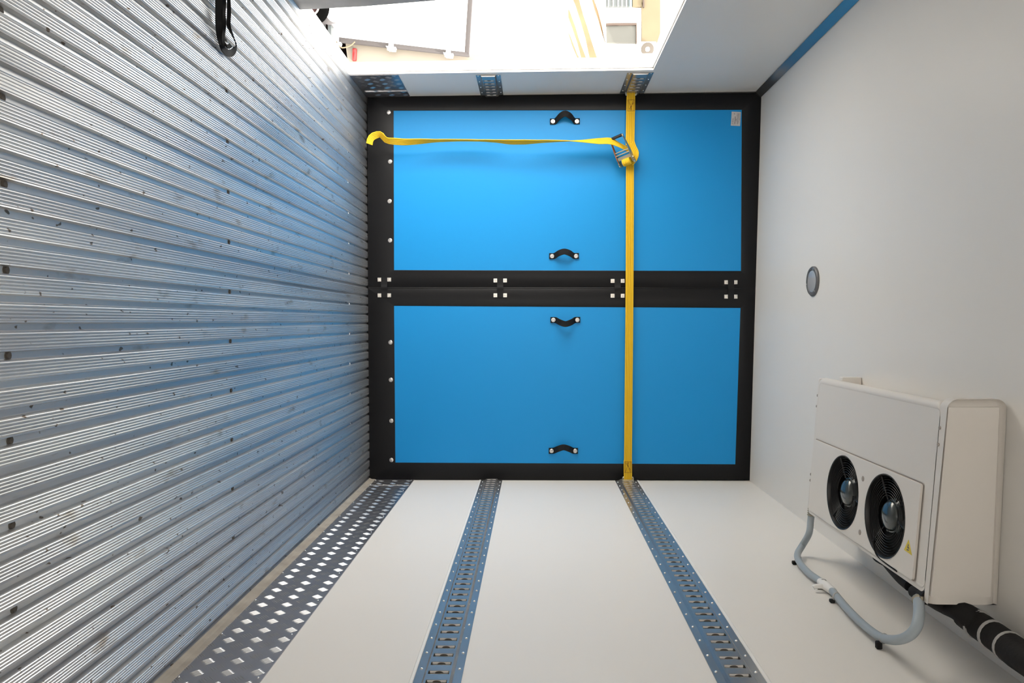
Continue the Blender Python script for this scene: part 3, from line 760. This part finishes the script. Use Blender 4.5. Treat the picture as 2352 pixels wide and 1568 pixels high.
# ------------------------------------------------------------------ drain hose
hp = [on_y(1863, 1184, yf - .03)]
def wallp(u, v, off): return on_x(u, v, XR - off)
h1 = [Vector((mx1 - .02, yf - .01, ZU + SU * (mx1 - ux0) + .018))]
h1 += [on_y(1862, 1195, h1[0].y - .004), on_y(1858, 1225, h1[0].y - .02), on_y(1843, 1252, h1[0].y + .02), wallp(1832, 1272, .03), wallp(1836, 1290, .022), wallp(1856, 1314, .02), wallp(1885, 1335, .02)]
h2 = [wallp(1912, 1357, .020), wallp(1950, 1402, .022), wallp(1990, 1440, .024), wallp(2028, 1465, .03)]
q0 = on_z(2110, 1374, ZU - .042)
h2 += [on_x(2068, 1468, XR - .075), on_x(2098, 1450, XR - .11), on_x(2110, 1418, XR - .14), Vector((q0.x, q0.y, q0.z))]
dh = thing('drain_hose', 'grey flexible drain hose looping from the cooling unit along the right wall', 'hose', wallp(1905, 1350, .02))
bm = bmesh.new(); tube(bm, h1, .0125, 14); keep(obj('hose', bm, 'hose', dh, True))
bm = bmesh.new(); tube(bm, h2, [.0125, .0125, .0135, .0145], 14); keep(obj('hose', bm, 'hose', dh, True))
bm = bmesh.new(); a, b = wallp(1884, 1335, .02), wallp(1914, 1358, .02)
tube(bm, [a, (a + b) / 2, b], [.0125, .016, .0125], 14); c = (a + b) / 2
tube(bm, [c, c + Vector((0, 0, -.035)), c + Vector((.004, .0, -.045))], .008, 10); o = keep(obj('tee_connector', bm, 'jamb', dh, True)); o['label'] = 'white plastic hose connector'
for (u, v, k) in ((1833, 1283, .022), (1891, 1339, .02), (1921, 1370, .02), (2030, 1466, .03)):
    c = wallp(u, v, k); bm = bmesh.new(); 
    vs = box(bm, c.x + .008, XR - .001, c.y - .007, c.y + .007, c.z - .022, c.z - .006); bevel(bm, vs, .002, 1)
    cl = keep(obj('wall_clip', bm, 'insul', dh))
    t = Vector((0, -.8, .35)).normalized(); bm = bmesh.new(); lathe(bm, c, t, [(.0142, -.003), (.0152, -.002), (.0152, .002), (.0142, .003)], 18, cap=False)
    o = obj('cable_tie', bm, 'tie', cl, True); o.matrix_parent_inverse = (Matrix.Translation(dh.location) @ cl.matrix_parent_inverse).inverted()
bm = bmesh.new(); t = (h1[1] - h1[0]).normalized()
for k in range(4): lathe(bm, h1[0] + t * (.004 + .008 * k), t, [(.0125, -.003), (.0155, -.001), (.0155, .001), (.0125, .003)], 16)
keep(obj('hose_clamp', bm, 'clamp', dh, True))
bm = bmesh.new(); t = (h2[-2] - h2[-1]).normalized(); lathe(bm, h2[-1] + t * .012, t, [(.015, -.006), (.0172, -.005), (.0172, .005), (.015, .006)], 18); lathe(bm, h2[-1] + t * .012 + Vector((-.0, -.017, 0)), (1, 0, 0), [(.004, -.018), (.004, .008)], 8)
keep(obj('hose_clamp', bm, 'clamp', dh, True))

# ------------------------------------------------------------------ insulated pipe bundle
pb = thing('insulated_pipe', 'black foam-wrapped refrigerant pipe running from the cooling unit to the ceiling corner', 'pipe', on_z(2230, 1420, zc0 - .08))
def zb(u, v, k): return on_z(u, v, ZU - .042 + k)
pp = [zb(2032, 1297, .012), zb(2060, 1320, .015), zb(2090, 1345, .02)]
bm = bmesh.new(); tube(bm, pp, [.006, .012, .017, .017], 12)
keep(obj('cable_sleeve', bm, 'insul', pb, True))
bm = bmesh.new(); tube(bm, [zb(2003, 1270, .02), zb(2010, 1285, .02), zb(2033, 1299, .014)], .0035, 8); keep(obj('cable', bm, 'insul', pb, True))
c0 = fans[1]
bm = bmesh.new(); tube(bm, [on_z(2008, 1215, ZU - .03), on_z(2008, 1232, ZU - .048), on_z(2007, 1250, ZU - .05), on_z(2013, 1273, ZU - .05), zb(2030, 1290, -.004), zb(2060, 1312, .0)], .0022, 8); keep(obj('fan_cable', bm, 'insul', pb, True))
bm = bmesh.new()
a, b = zb(2100, 1358, .01), zb(2132, 1373, .012)
tube(bm, [a, (a + b) / 2, b], [.018, .017, .02], 12); keep(obj('cable_sleeve', bm, 'insul', pb, True))
zt = lambda u, v, k: on_z(u, v, zc0 - k)
bm = bmesh.new(); tube(bm, [b, zt(2165, 1388, .13), zt(2200, 1400, .11), zt(2235, 1425, .085)], [.018, .024, .030, .036], 14); keep(obj('foam_sleeve', bm, 'insul', pb, True))
q = [zt(2215, 1412, .085), zt(2255, 1440, .075), zt(2295, 1468, .070), zt(2340, 1502, .068), zt(2400, 1545, .066), zt(2480, 1605, .062)]
bm = bmesh.new(); P = tube(bm, q, [.034, .037, .037, .039, .036, .036], 18); keep(obj('foam_sleeve', bm, 'insul', pb, True))
for k in (.55, 1.45, 2.3):
    i = int(k * 8 + 2); c = P[i]; t = (P[i + 1] - P[i - 1]).normalized(); bm = bmesh.new(); lathe(bm, c, t, [(.036, -.004), (.0402, -.003), (.0402, .003), (.036, .004)], 26, cap=False); keep(obj('cable_tie', bm, 'tie', pb, True))

# ------------------------------------------------------------------ ceiling lamp
lc = on_z(1869, 646, zceil(on_z(1869, 646, 2.27).x)); 
lamp = thing('ceiling_lamp', 'small round grey lamp flush on the white ceiling', 'lamp', lc)
bm = bmesh.new(); lathe(bm, (0, 0, 0), (0, 0, -1), [(.069, -.001), (.069, .006), (.064, .011), (.054, .011), (.050, .006), (.050, 0)], 40, cap=False); obj('lamp_ring', bm, 'lampring', lamp, True)
bm = bmesh.new(); lathe(bm, (0, 0, 0), (0, 0, -1), [(.052, .004), (.049, .010), (.035, .0125), (0, .0135)], 36); obj('lens', bm, 'lens', lamp, True)
for a in (80, 200, 320):
    bm = bmesh.new(); lathe(bm, (.059 * math.cos(math.radians(a)), .059 * math.sin(math.radians(a)), -.010), (0, 0, -1), [(.004, 0), (.0035, .002), (0, .0022)], 10); obj('screw', bm, 'bolt', lamp, True)

# ------------------------------------------------------------------ black strap on the floor by the doorway
bs = thing('black_strap', 'black webbing strap folded into a loop lying on the ribbed floor by the doorway', 'strap', on_z(515, 60, 0))
def fl(u, v, h=.012): return on_z(u, v, h)
bm = bmesh.new()
pth = [fl(524, -60, .02), fl(525, -10, .03), fl(526, 30, .035), fl(525, 58, .035), fl(532, 78, .03), fl(541, 98, .025), fl(541, 110, .02), fl(533, 121, .014), fl(522, 121, .012), fl(513, 112, .010), fl(509, 98, .010), fl(505, 78, .012), fl(503, 50, .014), fl(503, 20, .018), fl(501, -60, .02)]
P = smooth_path(pth, 6); W = []
for i in range(len(P)):
    t = (P[min(i + 1, len(P) - 1)] - P[max(i - 1, 0)]).normalized(); s = t.cross(Vector((0, 0, 1))).normalized()
    f = i / (len(P) - 1); k = .30 + .25 * math.sin(f * 9)
    W.append((s * (1 - k) + Vector((0, 0, 1)) * k).normalized())
for i in range(1, len(W)):
    if W[i].dot(W[i - 1]) < 0: W[i] = -W[i]
ribbon(bm, P, W, .022, .003); keep(obj('loop', bm, 'strapblack', bs, True))
bm = bmesh.new(); P = smooth_path([fl(514, -60, .014), fl(515, 0, .022), fl(514, 30, .03), fl(515, 60, .025), fl(512, 90, .022), fl(516, 104, .022), fl(524, 107, .024), fl(530, 104, .024)], 6)
ribbon(bm, P, Vector((.1, 1, .3)), .013, .003); keep(obj('inner_fold', bm, 'strapblack', bs, True))

# ================================================================== outside
GZ = -1.15  
bm = bmesh.new(); face(bm, [(-60, -40, GZ), (XL - .2, -40, GZ), (XL - .2, 60, GZ), (-60, 60, GZ)]); struct('ground', bm, 'ground', 'pale paving outside')
# neighbouring truck with its small side hatch, seen through the doorway
YT = 7.2
nt = thing('parked_truck', 'white truck parked outside, with grey-gasketed hatch, hinges and red marker lamp', 'truck', on_y(900, 60, YT))
tl = 5
def ty(u, v, k=0): return on_y(u, v, YT - k)
def tpoly(name, pts, k, th, m, lab=None):
    bm = bmesh.new(); prism(bm, [ty(u, v, k) for u, v in pts], (0, th, 0)); o = keep(obj(name, bm, m, nt))
    if lab: o['label'] = lab
    return o
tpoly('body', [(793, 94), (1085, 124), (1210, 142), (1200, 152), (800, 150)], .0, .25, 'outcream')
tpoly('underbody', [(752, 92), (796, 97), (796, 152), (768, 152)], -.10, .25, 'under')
h_ = tpoly('hatch', [(772, 84), (1077, 126), (1087, -60), (762, -80)], .05, .05, 'outwhite')
for pts in ([(772, 84), (1077, 120), (1078, 128), (773, 94)], [(1067, 118), (1077, 127), (1089, -60), (1078, -60)]):
    bm = bmesh.new(); vs = prism(bm, [ty(u, v, .085) for u, v in pts], (0, .05, 0)); bevel(bm, vs, .006, 2); keep(obj('gasket', bm, 'gasket', nt, True))
for (u, v) in ((772, 92), (898, 103), (1030, 118)):
    bm = bmesh.new(); prism(bm, [ty(u - 6, v + 2, .12), ty(u + 5, v + 3, .12), ty(u + 3, v - 26, .12), ty(u - 1, v - 28, .12)], (0, .03, 0))
    prism(bm, [ty(u - 12, v + 2, .12), ty(u + 11, v + 5, .12), ty(u + 9, v + 12, .12), ty(u - 6, v + 11, .12)], (0, .05, 0))
    a_ = ty(u - 8, v + 9, .13); b_ = ty(u + 7, v + 11, .13); tube(bm, [a_, b_], .014, 10, 0, 1, False); keep(obj('hinge', bm, 'outwhite', nt))
bm = bmesh.new(); vs = prism(bm, [ty(809, 110, .03), ty(818.5, 110, .03), ty(817.5, 138, .03), ty(808, 138, .03)], (0, .04, 0)); bevel(bm, vs, .008, 2); o = keep(obj('marker_lamp', bm, 'red', nt, True)); o['label'] = 'red rectangular marker lamp'
bm = bmesh.new(); a_ = [ty(773, 96, .12), ty(782, 108, .14), ty(792, 109, .14), ty(806, 104, .14), ty(815, 96, .12)]; tube(bm, a_, .006, 8); keep(obj('loose_cord', bm, 'cream', nt, True))
# wheel and fender of a car further on
YC = 6.6
cw = thing('car_wheel', 'black tyre with a pale rim, half hidden behind the floor edge', 'wheel', on_y(722, 14, YC))
c = on_y(715, 14, YC); bm = bmesh.new()
lathe(bm, c, (.3, -1, 0), [(.075, -.09), (.12, -.09), (.148, -.06), (.150, .0), (.145, .03), (.12, .04), (.085, .04), (.08, .02)], 40, cap=False); keep(obj('tyre', bm, 'tyre', cw, True))
bm = bmesh.new(); lathe(bm, c, (.3, -1, 0), [(.086, .0), (.086, .045), (.07, .045), (.066, .02), (.066, 0)], 32, cap=False); keep(obj('rim_ring', bm, 'rimring', cw, True))
bm = bmesh.new(); lathe(bm, c, (.3, -1, 0), [(.068, -.02), (.068, .015), (.02, .03), (0, .03)], 28); keep(obj('rim', bm, 'rim', cw, True))
fd = thing('mudguard', 'grey flared mudguard edge beside the black tyre', 'mudguard', on_y(750, 48, YC))
bm = bmesh.new(); prism(bm, [on_y(u, v, YC + .12) for u, v in ((722, 44), (738, 38), (748, 34), (752, 40), (758, 47), (766, 51.5), (778, 52), (762, 55), (742, 56), (735, 60))], (0, .10, 0)); keep(obj('flare', bm, 'fender', fd))
bm = bmesh.new(); prism(bm, [on_y(u, v, YC + .14) for u, v in ((740, 55), (761, 55), (760, 90), (740, 78))], (0, .08, 0)); keep(obj('bracket', bm, 'shutter', fd))
bm = bmesh.new(); prism(bm, [on_y(u, v, YC + .11) for u, v in ((748.5, 56), (751.5, 56), (751.5, 80), (748.5, 76))], (0, .02, 0)); keep(obj('slot', bm, 'under', fd))

# building across the yard
YB = 24.0
bd = thing('building', 'pale rendered building across the yard with a cream upper band and grey windows', 'building', on_y(1400, 60, YB))
def by(u, v, k=0): return on_y(u, v, YB - k)
def bpoly(name, pts, k, th, m, parent=bd):
    bm = bmesh.new(); prism(bm, [by(u, v, k) for u, v in pts], (0, th, 0)); return keep(obj(name, bm, m, parent))
bpoly('wall', [(1020, -500), (1625, -500), (1625, 420), (1020, 420)], 0, 4, 'facade')
bpoly('cream_band', [(1474, -90), (1516, -90), (1517, 75), (1500, 129), (1472, 129), (1474, 80)], .12, .10, 'cream')
bpoly('facing', [(1305, -90), (1372, -90), (1380, 40), (1391, 100), (1391, 132), (1305, 132)], .20, .18, 'facade')
for q_ in ([(1300, -40), (1318, -40), (1331, 2), (1340, 35), (1349, 62), (1359, 95), (1371, 132), (1354, 132), (1345, 88), (1334, 50), (1322, 12)],
           [(1305, 20), (1308, 24), (1322, 62), (1330, 90), (1346, 132), (1335, 132), (1326, 98), (1314, 62), (1305, 38)],
           [(1360, -20), (1364, -2), (1374, 26), (1383, 60), (1389, 96), (1391, 98), (1383, 78), (1375, 48), (1366, 22), (1359, -4)],
           [(1305, 74), (1309, 80), (1326, 124), (1330, 132), (1326, 132), (1314, 104)]):
    bpoly('rust_streak', q_, .23, .03, 'streakbrown')
# windows: recess frame, pane
bpoly('window_reveal', [(1392, 53), (1463, 52), (1463, 98), (1461, 98), (1461, 57), (1393, 58)], .16, .14, 'reveal')
wf = bpoly('window_pane', [(1393, 57), (1461, 56.5), (1461, 98.5), (1394, 98)], .10, .08, 'pane')
bpoly('shutter', [(1392, -60), (1452, -60), (1452, 14.6), (1392, 14.6)], .12, .10, 'shutter')
for u in (1397, 1407.5, 1419, 1428, 1438):
    bpoly('shutter_slat', [(u, -60), (u + 1.6, -60), (u + 1.6, 14.2), (u, 14.2)], .16, .05, 'facade')
bpoly('shutter_frame', [(1446, -60), (1451, -60), (1451, 14.6), (1446, 14.6)], .16, .05, 'cyan')
bpoly('curtain', [(1453, -60), (1476, -60), (1478, 15), (1453, 14.8)], .12, .10, 'cream')
bpoly('window_post', [(1477, -60), (1479, -60), (1480, 16), (1477, 16)], .2, .15, 'reveal')
ac = thing('air_conditioner', 'wall-mounted air conditioner box with round brown fan grille on the far building', 'air conditioner', by(1488, 113, .5))
bm = bmesh.new(); vs = prism(bm, [by(1471, 95, .55), by(1508, 95, .55), by(1508, 130, .55), by(1471, 130, .55)], (0, .43, 0)); bevel(bm, vs, .03, 2); keep(obj('casing', bm, 'outwhite', ac, True))
c = by(1487, 113, .56); bm = bmesh.new(); lathe(bm, c, (.35, -1, 0), [(.205, 0), (.205, .03), (.19, .035), (.075, .035), (.07, .02)], 36); keep(obj('fan_grille', bm, 'acgrille', ac, True))
bm = bmesh.new(); lathe(bm, c, (.35, -1, 0), [(.07, .03), (.07, .045), (0, .05)], 24); keep(obj('fan_hub', bm, 'outwhite', ac, True))
